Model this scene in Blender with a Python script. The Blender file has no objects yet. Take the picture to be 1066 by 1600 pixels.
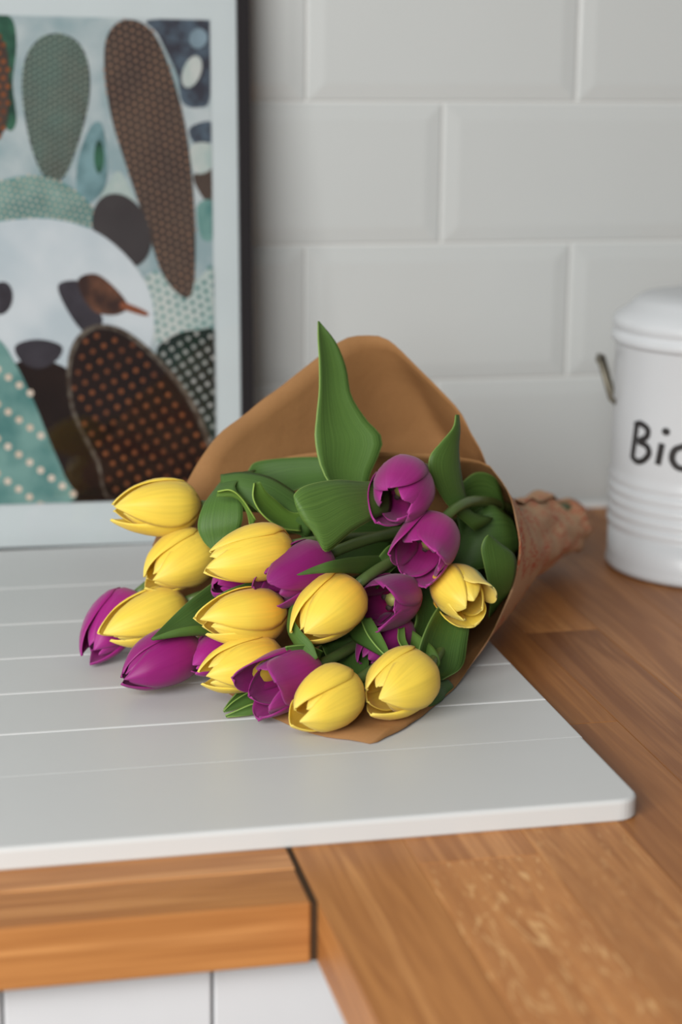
import bpy, bmesh, math, random
from mathutils import Vector, Matrix, Quaternion, noise

SC = bpy.context.scene
COL = SC.collection
V = Vector

# ------------------------------------------------------------------ camera
IMG_W, IMG_H = 1066, 1600
F_PX = 3041.0
YAW, PITCH, ROLL = 0.219624, 0.239985, 0.009836
CAM = V((-0.37896, -1.37283, 0.34855))
_cy, _sy, _cp, _sp = math.cos(YAW), math.sin(YAW), math.cos(PITCH), math.sin(PITCH)
FWD = V((_sy * _cp, _cy * _cp, -_sp))
_R0 = V((_cy, -_sy, 0)); _U0 = _R0.cross(FWD)
RGT = _R0 * math.cos(ROLL) + _U0 * math.sin(ROLL)
UPV = -_R0 * math.sin(ROLL) + _U0 * math.cos(ROLL)
cam_d = bpy.data.cameras.new('camera'); cam = bpy.data.objects.new('camera', cam_d); COL.objects.link(cam)
M = Matrix((RGT, UPV, -FWD)).transposed().to_4x4(); M.translation = CAM
cam.matrix_world = M
cam_d.sensor_fit = 'VERTICAL'; cam_d.sensor_height = 36.0; cam_d.sensor_width = 24.0
cam_d.lens = 36.0 * F_PX / IMG_H
cam_d.clip_start = 0.02; cam_d.clip_end = 50
cam_d.dof.use_dof = True
cam_d.dof.focus_distance = (V((-0.18, -0.43, 0.06)) - CAM).dot(FWD)
cam_d.dof.aperture_fstop = 5.2
SC.camera = cam

# ------------------------------------------------------------------ world, lights, exposure
w = bpy.data.worlds.new('room_light'); SC.world = w; w.use_nodes = True
bg = w.node_tree.nodes['Background']
bg.inputs[0].default_value = (0.93, 0.97, 1.0, 1); bg.inputs[1].default_value = 0.14

def area(name, loc, target, sx, sy, power, col):
    d = bpy.data.lights.new(name, 'AREA'); d.shape = 'RECTANGLE'; d.size = sx; d.size_y = sy
    d.energy = power; d.color = col
    o = bpy.data.objects.new(name, d); COL.objects.link(o); o.location = loc
    o.rotation_euler = (V(target) - V(loc)).to_track_quat('-Z', 'Y').to_euler()
    return o
area('window_daylight', (-1.40, -2.10, 0.92), (-0.1, -0.35, 0.1), 1.7, 1.2, 84, (1.0, 0.995, 0.975))
SC.view_settings.view_transform = 'Standard'; SC.view_settings.look = 'None'
SC.view_settings.gamma = 1.0; SC.view_settings.use_curve_mapping = False
SC.view_settings.exposure = 0.0

# ------------------------------------------------------------------ helpers
def ray(x, y):
    return FWD + RGT * ((x - IMG_W / 2) / F_PX) - UPV * ((y - IMG_H / 2) / F_PX)
def at(x, y, Y):
    d = ray(x, y); return CAM + d * ((Y - CAM.y) / d.y)
def at_z(x, y, z):
    d = ray(x, y); return CAM + d * ((z - CAM.z) / d.z)
def at_plane(x, y, p0, n):
    d = ray(x, y); return CAM + d * ((p0 - CAM).dot(n) / d.dot(n))
def smooth(t):
    t = min(1, max(0, t)); return t * t * (3 - 2 * t)
def lerp_tab(tab, u):
    for (a, b), (c, d) in zip(tab, tab[1:]):
        if u <= c: return b + (d - b) * smooth((u - a) / (c - a)) if c > a else d
    return tab[-1][1]
def catmull(pts, t):
    n = len(pts) - 1; s = min(max(t, 0), 1) * n; i = min(int(s), n - 1); f = s - i
    p1, p2 = pts[i], pts[i + 1]
    p0 = pts[i - 1] if i > 0 else p1 * 2 - p2
    p3 = pts[i + 2] if i + 2 <= n else p2 * 2 - p1
    return (p1 * 2 + (p2 - p0) * f + (p0 * 2 - p1 * 5 + p2 * 4 - p3) * f * f + (p1 * 3 - p0 - p2 * 3 + p3) * f ** 3) * 0.5

def obj(name, verts, faces, mat, parent=None, sm=True, uvs=None, local=False):
    me = bpy.data.meshes.new(name)
    off = V((0, 0, 0))
    if parent is not None and not local:
        inv = parent.matrix_world.inverted() if parent.type != 'EMPTY' else None
        q = parent
        while q is not None: off = off + q.location; q = q.parent
    me.from_pydata([tuple(V(v) - off) for v in verts], [], faces)
    if sm:
        for p in me.polygons: p.use_smooth = True
    if uvs:
        ul = me.uv_layers.new(name='uv')
        for lp in me.loops: ul.data[lp.index].uv = uvs[lp.vertex_index]
    if mat is not None:
        for m in (mat if isinstance(mat, (list, tuple)) else [mat]): me.materials.append(m)
    me.update()
    o = bpy.data.objects.new(name, me); COL.objects.link(o)
    if parent is not None: o.parent = parent
    return o
def empty(name, loc):
    o = bpy.data.objects.new(name, None); COL.objects.link(o); o.location = loc; o.empty_display_size = 0.02
    return o
def tag(o, label=None, cat=None, group=None, kind=None):
    if label: o['label'] = label
    if cat: o['category'] = cat
    if group: o['group'] = group
    if kind: o['kind'] = kind
    return o
def box_vf(x0, x1, y0, y1, z0, z1):
    v = [(x, y, z) for z in (z0, z1) for y in (y0, y1) for x in (x0, x1)]
    f = [(0, 2, 3, 1), (4, 5, 7, 6), (0, 1, 5, 4), (2, 6, 7, 3), (0, 4, 6, 2), (1, 3, 7, 5)]
    return v, f
def box(name, b, mat, parent=None, bevel=0.0, seg=2):
    o = obj(name, *box_vf(*b), mat, parent, sm=False)
    if bevel:
        m = o.modifiers.new('bevel', 'BEVEL'); m.width = bevel; m.segments = seg; m.limit_method = 'ANGLE'
        for p in o.data.polygons: p.use_smooth = True
        m.harden_normals = True
    return o
def tube_vf(pts, rad, n=10, caps=True):
    vs, fs = [], []
    up = None
    for i, p in enumerate(pts):
        t = (pts[min(i + 1, len(pts) - 1)] - pts[max(i - 1, 0)]).normalized()
        if up is None:
            up = t.orthogonal().normalized()
        up = (up - t * up.dot(t)).normalized(); s = t.cross(up)
        r = rad(i / (len(pts) - 1)) if callable(rad) else rad
        for k in range(n):
            a = 2 * math.pi * k / n
            vs.append(p + up * math.cos(a) * r + s * math.sin(a) * r)
    for i in range(len(pts) - 1):
        for k in range(n):
            fs.append((i * n + k, i * n + (k + 1) % n, (i + 1) * n + (k + 1) % n, (i + 1) * n + k))
    if caps:
        fs.append(tuple(range(n - 1, -1, -1))); b = (len(pts) - 1) * n; fs.append(tuple(b + k for k in range(n)))
    return vs, fs
def lathe_vf(prof, n, c):
    vs, fs = [], []
    for r, z in prof:
        for k in range(n):
            a = 2 * math.pi * k / n; vs.append((c[0] + r * math.cos(a), c[1] + r * math.sin(a), c[2] + z))
    for i in range(len(prof) - 1):
        for k in range(n):
            fs.append((i * n + k, i * n + (k + 1) % n, (i + 1) * n + (k + 1) % n, (i + 1) * n + k))
    return vs, fs

# ------------------------------------------------------------------ materials
def mat_new(name):
    m = bpy.data.materials.new(name); m.use_nodes = True
    nt = m.node_tree; return m, nt, nt.nodes['Principled BSDF']
def nd(nt, typ, **kw):
    n = nt.nodes.new(typ)
    for k, v in kw.items():
        if k.startswith('i_'): n.inputs[int(k[2:]) if k[2:].isdigit() else k[2:]].default_value = v
        else: setattr(n, k, v)
    return n
def mixc(nt, fac, a, b, mode='MIX'):
    n = nt.nodes.new('ShaderNodeMix'); n.data_type = 'RGBA'; n.blend_type = mode
    for sock, val in ((n.inputs['Factor'], fac), (n.inputs[6], a), (n.inputs[7], b)):
        if hasattr(val, 'is_output'): nt.links.new(val, sock)
        elif isinstance(val, (tuple, list)): sock.default_value = (*val[:3], 1)
        else: sock.default_value = val
    return n.outputs[2]
def math_n(nt, op, a, b=0.0, clamp=False):
    n = nt.nodes.new('ShaderNodeMath'); n.operation = op; n.use_clamp = clamp
    for s, v in ((n.inputs[0], a), (n.inputs[1], b)):
        if hasattr(v, 'is_output'): nt.links.new(v, s)
        else: s.default_value = v
    return n.outputs[0]
def ramp(nt, fac, stops):
    n = nt.nodes.new('ShaderNodeValToRGB'); cr = n.color_ramp
    while len(cr.elements) < len(stops): cr.elements.new(0.5)
    for e, (p, c) in zip(cr.elements, stops):
        e.position = p; e.color = (*c, 1) if isinstance(c, (tuple, list)) else (c, c, c, 1)
    nt.links.new(fac, n.inputs[0]); return n.outputs[0]
def bump(nt, bsdf, h, strength, dist=0.001):
    b = nt.nodes.new('ShaderNodeBump'); b.inputs['Strength'].default_value = strength; b.inputs['Distance'].default_value = dist
    nt.links.new(h, b.inputs['Height']); nt.links.new(b.outputs[0], bsdf.inputs['Normal'])
def plain(name, col, rough=0.5, spec=0.5, metal=0.0, mottle=0.04, scale=30):
    m, nt, b = mat_new(name)
    n = nd(nt, 'ShaderNodeTexNoise'); n.inputs['Scale'].default_value = scale; n.inputs['Detail'].default_value = 4
    g = nd(nt, 'ShaderNodeNewGeometry'); nt.links.new(g.outputs['Position'], n.inputs['Vector'])
    c = mixc(nt, n.outputs['Fac'], tuple(x * (1 - mottle) for x in col), tuple(min(1, x * (1 + mottle)) for x in col))
    nt.links.new(c, b.inputs['Base Color'])
    b.inputs['Roughness'].default_value = rough; b.inputs['Specular IOR Level'].default_value = spec; b.inputs['Metallic'].default_value = metal
    return m

def wood(name, axis):
    m, nt, b = mat_new(name)
    g = nd(nt, 'ShaderNodeNewGeometry'); oi = nd(nt, 'ShaderNodeObjectInfo')
    mp = nd(nt, 'ShaderNodeMapping')
    mp.inputs['Scale'].default_value = (42, 3.2, 42) if axis == 'Y' else (3.2, 42, 42)
    nt.links.new(g.outputs['Position'], mp.inputs['Vector'])
    off = nd(nt, 'ShaderNodeVectorMath', operation='ADD')
    cmb = nd(nt, 'ShaderNodeCombineXYZ')
    r100 = math_n(nt, 'MULTIPLY', oi.outputs['Random'], 73.0)
    for i in range(3): nt.links.new(r100, cmb.inputs[i])
    nt.links.new(mp.outputs[0], off.inputs[0]); nt.links.new(cmb.outputs[0], off.inputs[1])
    n1 = nd(nt, 'ShaderNodeTexNoise'); n1.inputs['Scale'].default_value = 1.0; n1.inputs['Detail'].default_value = 3; n1.inputs['Distortion'].default_value = 0.7
    n2 = nd(nt, 'ShaderNodeTexNoise'); n2.inputs['Scale'].default_value = 9.0; n2.inputs['Detail'].default_value = 4; n2.inputs['Roughness'].default_value = 0.65
    mp2 = nd(nt, 'ShaderNodeMapping'); mp2.inputs['Scale'].default_value = (1, .35, 1) if axis == 'Y' else (.35, 1, 1)
    nt.links.new(off.outputs[0], n1.inputs['Vector']); nt.links.new(off.outputs[0], mp2.inputs[0]); nt.links.new(mp2.outputs[0], n2.inputs['Vector'])
    # growth-ring bands out of the low noise
    bands = math_n(nt, 'SINE', math_n(nt, 'MULTIPLY', n1.outputs['Fac'], 38.0))
    bands = math_n(nt, 'MULTIPLY_ADD', bands, 0.5); bands.node.inputs[2].default_value = 0.5
    c = ramp(nt, n1.outputs['Fac'], [(0.25, (0.34, 0.140, 0.042)), (0.5, (0.47, 0.212, 0.072)), (0.75, (0.60, 0.30, 0.118))])
    c = mixc(nt, math_n(nt, 'MULTIPLY', bands, 0.48), c, (0.25, 0.088, 0.022))
    fine = ramp(nt, n2.outputs['Fac'], [(0.40, 0.0), (0.62, 1.0)])
    c = mixc(nt, math_n(nt, 'MULTIPLY', fine, 0.42), c, (0.27, 0.10, 0.03))
    c = mixc(nt, 1.0, c, oi.outputs['Color'], 'MULTIPLY')
    # pale medullary flecks on staves whose alpha is lowered
    mp3 = nd(nt, 'ShaderNodeMapping'); mp3.inputs['Scale'].default_value = (190, 42, 1) if axis == 'Y' else (42, 190, 1)
    nt.links.new(g.outputs['Position'], mp3.inputs[0])
    n3 = nd(nt, 'ShaderNodeTexNoise'); n3.inputs['Scale'].default_value = 1.0; n3.inputs['Detail'].default_value = 2; n3.inputs['Distortion'].default_value = 2.2
    nt.links.new(mp3.outputs[0], n3.inputs['Vector'])
    fl = ramp(nt, n3.outputs['Fac'], [(0.56, 0.0), (0.68, 1.0)])
    inv = math_n(nt, 'SUBTRACT', 1.0, oi.outputs['Alpha'])
    c = mixc(nt, math_n(nt, 'MULTIPLY', fl, inv), c, (0.80, 0.50, 0.22))
    nt.links.new(c, b.inputs['Base Color'])
    b.inputs['Roughness'].default_value = 0.45; b.inputs['Specular IOR Level'].default_value = 0.25
    bump(nt, b, n2.outputs['Fac'], 0.15, 0.0006)
    return m

def petal_mat(name, tip, mid, base, deep, sss=0.25, stripe=None):
    m, nt, b = mat_new(name)
    uv = nd(nt, 'ShaderNodeUVMap'); sep = nd(nt, 'ShaderNodeSeparateXYZ'); nt.links.new(uv.outputs[0], sep.inputs[0])
    oi = nd(nt, 'ShaderNodeObjectInfo')
    mp = nd(nt, 'ShaderNodeMapping'); mp.inputs['Scale'].default_value = (20, 1.3, 1); nt.links.new(uv.outputs[0], mp.inputs[0])
    ad = nd(nt, 'ShaderNodeVectorMath', operation='ADD'); cmb = nd(nt, 'ShaderNodeCombineXYZ')
    nt.links.new(math_n(nt, 'MULTIPLY', oi.outputs['Random'], 57), cmb.inputs[2]); nt.links.new(mp.outputs[0], ad.inputs[0]); nt.links.new(cmb.outputs[0], ad.inputs[1])
    n = nd(nt, 'ShaderNodeTexNoise'); n.inputs['Scale'].default_value = 1.0; n.inputs['Detail'].default_value = 3; nt.links.new(ad.outputs[0], n.inputs['Vector'])
    c = ramp(nt, sep.outputs[1], [(0.0, base), (0.10, base), (0.38, mid), (0.8, mid), (1.0, tip)])
    warm = math_n(nt, 'MULTIPLY', math_n(nt, 'SUBTRACT', 1.0, oi.outputs['Alpha']), ramp(nt, sep.outputs[1], [(0.0, 1.0), (0.28, 0.85), (0.62, 0.0)]))
    c = mixc(nt, warm, c, deep)
    veins = ramp(nt, n.outputs['Fac'], [(0.35, 0.0), (0.70, 1.0)])
    c = mixc(nt, math_n(nt, 'MULTIPLY', veins, 0.30), c, tuple(x * 0.70 for x in mid))
    if stripe:
        e = math_n(nt, 'ABSOLUTE', math_n(nt, 'SUBTRACT', sep.outputs[0], 0.5))
        c = mixc(nt, ramp(nt, e, [(0.06, 1.0), (0.15, 0.0)]), c, stripe)
    c = mixc(nt, 1.0, c, oi.outputs['Color'], 'MULTIPLY')
    nt.links.new(c, b.inputs['Base Color'])
    b.inputs['Roughness'].default_value = 0.45; b.inputs['Specular IOR Level'].default_value = 0.3
    b.inputs['Sheen Weight'].default_value = 0.15
    bump(nt, b, n.outputs['Fac'], 0.16, 0.0006)
    tr = nd(nt, 'ShaderNodeBsdfTranslucent'); nt.links.new(c, tr.inputs[0])
    mx = nd(nt, 'ShaderNodeMixShader'); mx.inputs[0].default_value = sss
    nt.links.new(b.outputs[0], mx.inputs[1]); nt.links.new(tr.outputs[0], mx.inputs[2])
    nt.links.new(mx.outputs[0], nt.nodes['Material Output'].inputs[0])
    return m

def leaf_mat(name, dark, light):
    m, nt, b = mat_new(name)
    uv = nd(nt, 'ShaderNodeUVMap'); sep = nd(nt, 'ShaderNodeSeparateXYZ'); nt.links.new(uv.outputs[0], sep.inputs[0])
    oi = nd(nt, 'ShaderNodeObjectInfo')
    mp = nd(nt, 'ShaderNodeMapping'); mp.inputs['Scale'].default_value = (60, 0.35, 1); nt.links.new(uv.outputs[0], mp.inputs[0])
    n = nd(nt, 'ShaderNodeTexNoise'); n.inputs['Scale'].default_value = 1.0; n.inputs['Detail'].default_value = 3; nt.links.new(mp.outputs[0], n.inputs['Vector'])
    g = nd(nt, 'ShaderNodeNewGeometry')
    n2 = nd(nt, 'ShaderNodeTexNoise'); n2.inputs['Scale'].default_value = 40; nt.links.new(g.outputs['Position'], n2.inputs['Vector'])
    c = mixc(nt, ramp(nt, n.outputs['Fac'], [(0.22, 0.0), (0.78, 1.0)]), dark, light)
    c = mixc(nt, math_n(nt, 'MULTIPLY', n2.outputs['Fac'], 0.4), c, tuple(x * 0.75 for x in dark))
    # pale margin along both edges
    e = math_n(nt, 'ABSOLUTE', math_n(nt, 'SUBTRACT', sep.outputs[0], 0.5))
    c = mixc(nt, ramp(nt, e, [(0.482, 0.0), (0.5, 0.45)]), c, (0.30, 0.42, 0.12))
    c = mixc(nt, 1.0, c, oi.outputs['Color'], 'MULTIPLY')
    nt.links.new(c, b.inputs['Base Color'])
    b.inputs['Roughness'].default_value = 0.5; b.inputs['Specular IOR Level'].default_value = 0.3
    bump(nt, b, n.outputs['Fac'], 0.45, 0.0005)
    tr = nd(nt, 'ShaderNodeBsdfTranslucent'); nt.links.new(c, tr.inputs[0])
    mx = nd(nt, 'ShaderNodeMixShader'); mx.inputs[0].default_value = 0.10
    nt.links.new(b.outputs[0], mx.inputs[1]); nt.links.new(tr.outputs[0], mx.inputs[2])
    nt.links.new(mx.outputs[0], nt.nodes['Material Output'].inputs[0])
    return m

def paper_mat(name, col, red):
    m, nt, b = mat_new(name)
    g = nd(nt, 'ShaderNodeNewGeometry'); uv = nd(nt, 'ShaderNodeUVMap')
    n = nd(nt, 'ShaderNodeTexNoise'); n.inputs['Scale'].default_value = 900; n.inputs['Detail'].default_value = 3; nt.links.new(g.outputs['Position'], n.inputs['Vector'])
    n2 = nd(nt, 'ShaderNodeTexNoise'); n2.inputs['Scale'].default_value = 22; n2.inputs['Detail'].default_value = 5; nt.links.new(g.outputs['Position'], n2.inputs['Vector'])
    c = mixc(nt, n.outputs['Fac'], tuple(x * 0.86 for x in col), tuple(min(1, x * 1.14) for x in col))
    c = mixc(nt, n2.outputs['Fac'], c, tuple(x * 0.8 for x in col))
    if red:
        mp = nd(nt, 'ShaderNodeMapping'); mp.inputs['Scale'].default_value = (190, 13, 1); nt.links.new(uv.outputs[0], mp.inputs[0])
        n3 = nd(nt, 'ShaderNodeTexNoise'); n3.inputs['Scale'].default_value = 1.0; n3.inputs['Detail'].default_value = 4; n3.inputs['Distortion'].default_value = 2.5
        nt.links.new(mp.outputs[0], n3.inputs['Vector'])
        mp2 = nd(nt, 'ShaderNodeMapping'); mp2.inputs['Scale'].default_value = (28, 9, 1); nt.links.new(uv.outputs[0], mp2.inputs[0])
        n4 = nd(nt, 'ShaderNodeTexNoise'); n4.inputs['Scale'].default_value = 1.0; n4.inputs['Detail'].default_value = 1; nt.links.new(mp2.outputs[0], n4.inputs['Vector'])
        f = math_n(nt, 'MULTIPLY', ramp(nt, n3.outputs['Fac'], [(0.46, 0.0), (0.56, 1.0)]), ramp(nt, n4.outputs['Fac'], [(0.44, 0.0), (0.60, 1.0)]))
        c = mixc(nt, math_n(nt, 'MULTIPLY', f, 0.85), c, (0.50, 0.085, 0.035))
    nt.links.new(c, b.inputs['Base Color'])
    b.inputs['Roughness'].default_value = 0.75; b.inputs['Specular IOR Level'].default_value = 0.2
    n5 = nd(nt, 'ShaderNodeTexNoise'); n5.inputs['Scale'].default_value = 55; n5.inputs['Detail'].default_value = 5; nt.links.new(g.outputs['Position'], n5.inputs['Vector'])
    bump(nt, b, n5.outputs['Fac'], 0.25, 0.003)
    tr = nd(nt, 'ShaderNodeBsdfTranslucent'); nt.links.new(c, tr.inputs[0])
    mx = nd(nt, 'ShaderNodeMixShader'); mx.inputs[0].default_value = 0.05
    nt.links.new(b.outputs[0], mx.inputs[1]); nt.links.new(tr.outputs[0], mx.inputs[2])
    nt.links.new(mx.outputs[0], nt.nodes['Material Output'].inputs[0])
    return m

def glass_mat():
    m, nt, b = mat_new('picture_glass')
    nt.nodes.remove(b)
    t = nd(nt, 'ShaderNodeBsdfTransparent'); gl = nd(nt, 'ShaderNodeBsdfGlossy'); gl.inputs['Roughness'].default_value = 0.04
    lw = nd(nt, 'ShaderNodeLayerWeight'); lw.inputs[0].default_value = 0.5
    fr = math_n(nt, 'MULTIPLY_ADD', math_n(nt, 'POWER', lw.outputs['Facing'], 5.0), 0.95); fr.node.inputs[2].default_value = 0.035
    mx = nd(nt, 'ShaderNodeMixShader')
    nt.links.new(fr, mx.inputs[0]); nt.links.new(t.outputs[0], mx.inputs[1]); nt.links.new(gl.outputs[0], mx.inputs[2])
    nt.links.new(mx.outputs[0], nt.nodes['Material Output'].inputs[0])
    return m

MT = dict(
    tile=plain('glazed_tile', (0.475, 0.49, 0.482), 0.22, 0.5, mottle=0.02, scale=12),
    grout=plain('grout', (0.56, 0.565, 0.55), 0.9, 0.2),
    caulk=plain('white_silicone', (0.66, 0.66, 0.65), 0.5),
    board=plain('white_painted_board', (0.52, 0.525, 0.52), 0.42, 0.4, mottle=0.025, scale=18),
    cabinet=plain('white_cabinet_lacquer', (0.54, 0.54, 0.555), 0.35),
    floor=plain('grey_floor', (0.35, 0.33, 0.30), 0.6),
    wood_x=wood('oak_along_wall', 'X'), wood_y=wood('oak_along_depth', 'Y'),
    gap=plain('dark_joint', (0.05, 0.028, 0.015), 0.9, 0.1),
    can=plain('white_enamel', (0.49, 0.505, 0.52), 0.3, 0.5, mottle=0.015),
    ink=plain('black_print', (0.018, 0.016, 0.016), 0.5),
    wire=plain('tarnished_steel', (0.16, 0.145, 0.11), 0.45, 0.5, metal=0.6),
    frame=plain('black_frame_lacquer', (0.010, 0.008, 0.009), 0.5, 0.2),
    mount=plain('white_mount_board', (0.43, 0.475, 0.485), 0.8),
    glass=glass_mat(),
    yellow=petal_mat('yellow_petal', (0.98, 0.82, 0.20), (0.98, 0.78, 0.11), (0.90, 0.66, 0.07), (0.96, 0.40, 0.01), 0.42),
    purple=petal_mat('purple_petal', (0.36, 0.035, 0.24), (0.32, 0.013, 0.18), (0.44, 0.05, 0.18), (0.42, 0.006, 0.09), 0.28),
    green_petal=petal_mat('green_striped_petal', (0.90, 0.78, 0.28), (0.90, 0.72, 0.16), (0.80, 0.60, 0.10), (0.85, 0.5, 0.03), 0.35, (0.10, 0.22, 0.04)),
    leaf=leaf_mat('tulip_leaf', (0.040, 0.088, 0.018), (0.094, 0.176, 0.036)),
    stem=plain('tulip_stem', (0.085, 0.135, 0.035), 0.45),
    pistil=plain('pale_green_pistil', (0.42, 0.42, 0.12), 0.5),
    stamen=plain('dark_anther', (0.06, 0.035, 0.03), 0.8),
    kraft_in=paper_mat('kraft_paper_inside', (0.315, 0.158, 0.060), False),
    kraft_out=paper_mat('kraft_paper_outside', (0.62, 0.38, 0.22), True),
)

# ------------------------------------------------------------------ structure
TW, THT = 0.2, 0.101
wall = box('wall_back', (-1.6, 1.6, 0.0022, 0.12, -0.95, 1.6), MT['grout']); tag(wall, 'white wall behind the worktop', None, kind='structure')
def tile_mesh():
    g = 0.0009; bw = 0.011; d0 = 0.006; d1 = -0.0028 + 0.003
    hx, hz = TW / 2 - g, THT / 2 - g
    r = [(hx, d0, hz), (hx, 0.0018, hz), (hx - 0.0010, 0.0011, hz - 0.0010), (hx - bw, -0.0001, hz - bw), (hx - bw - 0.0015, -0.0002, hz - bw - 0.0015)]
    vs, fs = [], []
    for x, y, z in r: vs += [(-x, y, -z), (x, y, -z), (x, y, z), (-x, y, z)]
    for i in range(len(r) - 1):
        for k in range(4):
            fs.append((i * 4 + k, i * 4 + (k + 1) % 4, (i + 1) * 4 + (k + 1) % 4, (i + 1) * 4 + k))
    b = (len(r) - 1) * 4; fs.append((b, b + 1, b + 2, b + 3))
    return vs, fs
t0 = obj('tile', *tile_mesh(), MT['tile'], wall, sm=False, local=True)
first = True
for row in range(7):
    for k in range(-7, 6):
        x = (k + (0.5 if row % 2 == 0 else 0.0)) * TW
        if row % 2: x = k * TW
        if first: o = t0; first = False
        else:
            o = t0.copy(); COL.objects.link(o); o.parent = wall
        o.location = (x, 0, (row + 0.5) * THT)
trim = obj('trim_1', *tube_vf([V((-1.6, -0.002, 0.0015)), V((1.6, -0.002, 0.0015))], 0.0032, 8), MT['caulk']); tag(trim, 'white silicone bead between wall and worktop', kind='structure')
fl = box('floor', (-1.6, 1.6, -3.0, 0.0, -0.95, -0.90), MT['floor']); tag(fl, 'grey kitchen floor', kind='structure')

# ------------------------------------------------------------------ oak worktops built of staves
WT = 0.0275
rnd = random.Random(4)
def stave(parent, x0, x1, y0, y1, mat, tint, fleck=0.0):
    e = 0.00012
    o = box('stave', (x0 + e, x1 - e, y0 + e, y1 - e, -WT, 0.0), mat, parent)
    m = o.modifiers.new('bevel', 'BEVEL'); m.width = 0.0002; m.segments = 1
    o.color = (*tint, 1.0 - fleck)
    return o
def tint_r():
    k = rnd.uniform(0.74, 1.06); return (k, k * rnd.uniform(0.94, 1.03), k * rnd.uniform(0.86, 1.06))
XS = -0.2245                                                   # left edge of the right-hand worktop
wr = empty('oak_worktop', (0.2, -0.6, -WT))
tag(wr, 'oak worktop of glued staves running towards the viewer under the white can', 'worktop')
core = box('core', (XS + .002, 0.74, -1.95, -0.001, -WT + 0.001, -0.0012), MT['gap'], wr)
cols = [XS, -0.174, -0.119, -0.072, -0.025, 0.021, 0.072, 0.122, 0.170, 0.222, 0.272, 0.325, 0.375, 0.43, 0.49, 0.55, 0.61, 0.67, 0.741]
fixed = {0: [-0.36, -0.98], 1: [-0.12, -0.616, -1.15], 2: [-0.30, -0.78], 3: [-0.46, -1.02], 4: [-0.302, -0.83], 5: [-0.14, -0.56, -1.08], 6: [-0.40, -0.9], 7: [-0.22, -0.7]}
tints = {(1, 2): ((1.15, 1.12, 1.05), 0.5), (1, 1): ((1.02, .98, .95), 0.0), (0, 1): ((0.98, 0.93, 0.80), 0.0), (2, 1): ((1.0, 0.97, 0.9), .15), (2, 2): ((1.0, .95, .85), .25),
         (4, 1): ((0.66, 0.60, 0.56), 0.0), (4, 0): ((1.08, 1.02, 0.85), 0.15), (3, 1): ((0.76, 0.70, 0.62), 0.0), (3, 0): ((0.80, 0.72, 0.55), 0), (5, 1): ((0.82, 0.78, 0.74), 0.0), (5, 0): ((0.74, 0.68, 0.62), 0.0), (5, 2): ((0.95, .93, .93), 0.0), (6, 0): ((0.72, .66, .60), 0), (6, 1): ((0.98, .98, .98), 0)}
for c in range(len(cols) - 1):
    cuts = [0.0] + (fixed.get(c) or [-rnd.uniform(.15, .5), -rnd.uniform(.65, .9), -rnd.uniform(1.1, 1.5)]) + [-1.95]
    for k in range(len(cuts) - 1):
        t, fk = tints.get((c, k), (tint_r(), 0.0))
        stave(wr, cols[c], cols[c + 1], cuts[k + 1], cuts[k], MT['wood_y'], t, fk)
wl = empty('oak_worktop', (-0.7, -0.32, -WT))
tag(wl, 'oak worktop with grain along the wall, under the white board, front edge over white cabinets', 'worktop')
XE = -0.2272; YF = -0.6445
box('core', (-1.25, XE - .002, YF + .002, -0.001, -WT + 0.001, -0.0012), MT['gap'], wl)
rows = [YF, -0.6095, -0.56, -0.51, -0.46, -0.41, -0.36, -0.31, -0.26, -0.21, -0.16, -0.11, -0.055, 0.0]
for r in range(len(rows) - 1):
    cuts = [-1.25, rnd.uniform(-1.0, -0.75) if r > 1 else -0.9, XE]
    for k in range(2):
        t = tint_r()
        if r == 0: t = (0.98, 0.93, 0.82)
        if r == 1: t = (1.08, 1.08, 1.10)
        s = stave(wl, cuts[k], cuts[k + 1], rows[r], rows[r + 1], MT['wood_x'], t)
        if r == 0: s.modifiers['bevel'].width = 0.0012; s.modifiers['bevel'].segments = 3
box('joint_seal', (XE, XS, YF + 0.0008, -0.001, -WT + 0.001, -0.0004), MT['gap'], wr)

# white base cabinets under the front edge
def cabinet(label, x0, x1, y_front, doors):
    c = empty('base_cabinet', ((x0 + x1) / 2, y_front + 0.3, -0.9)); tag(c, label, 'cabinet')
    box('body', (x0, x1, y_front + 0.021, -0.02, -0.80, -WT - 0.0005), MT['cabinet'], c)
    box('plinth', (x0, x1, y_front + 0.07, -0.05, -0.90, -0.80), MT['cabinet'], c)
    for dx0, dx1 in doors:
        d = box('door', (dx0, dx1, y_front, y_front + 0.019, -0.80, -WT - 0.004), MT['cabinet'], c, 0.0012)
    return c
GX = -0.2662                                                   # gap between the two white fronts
cabinet('white cabinet front at lower left, left of the narrow vertical gap', -0.90, GX - 0.0002, -0.628, [(-0.55, -0.3545), (-0.3535, GX - 0.0005)])
cabinet('white cabinet front in the corner, right of the narrow vertical gap', GX + 0.0002, -0.17, -0.628, [(GX + 0.0005, -0.171)])

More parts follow.
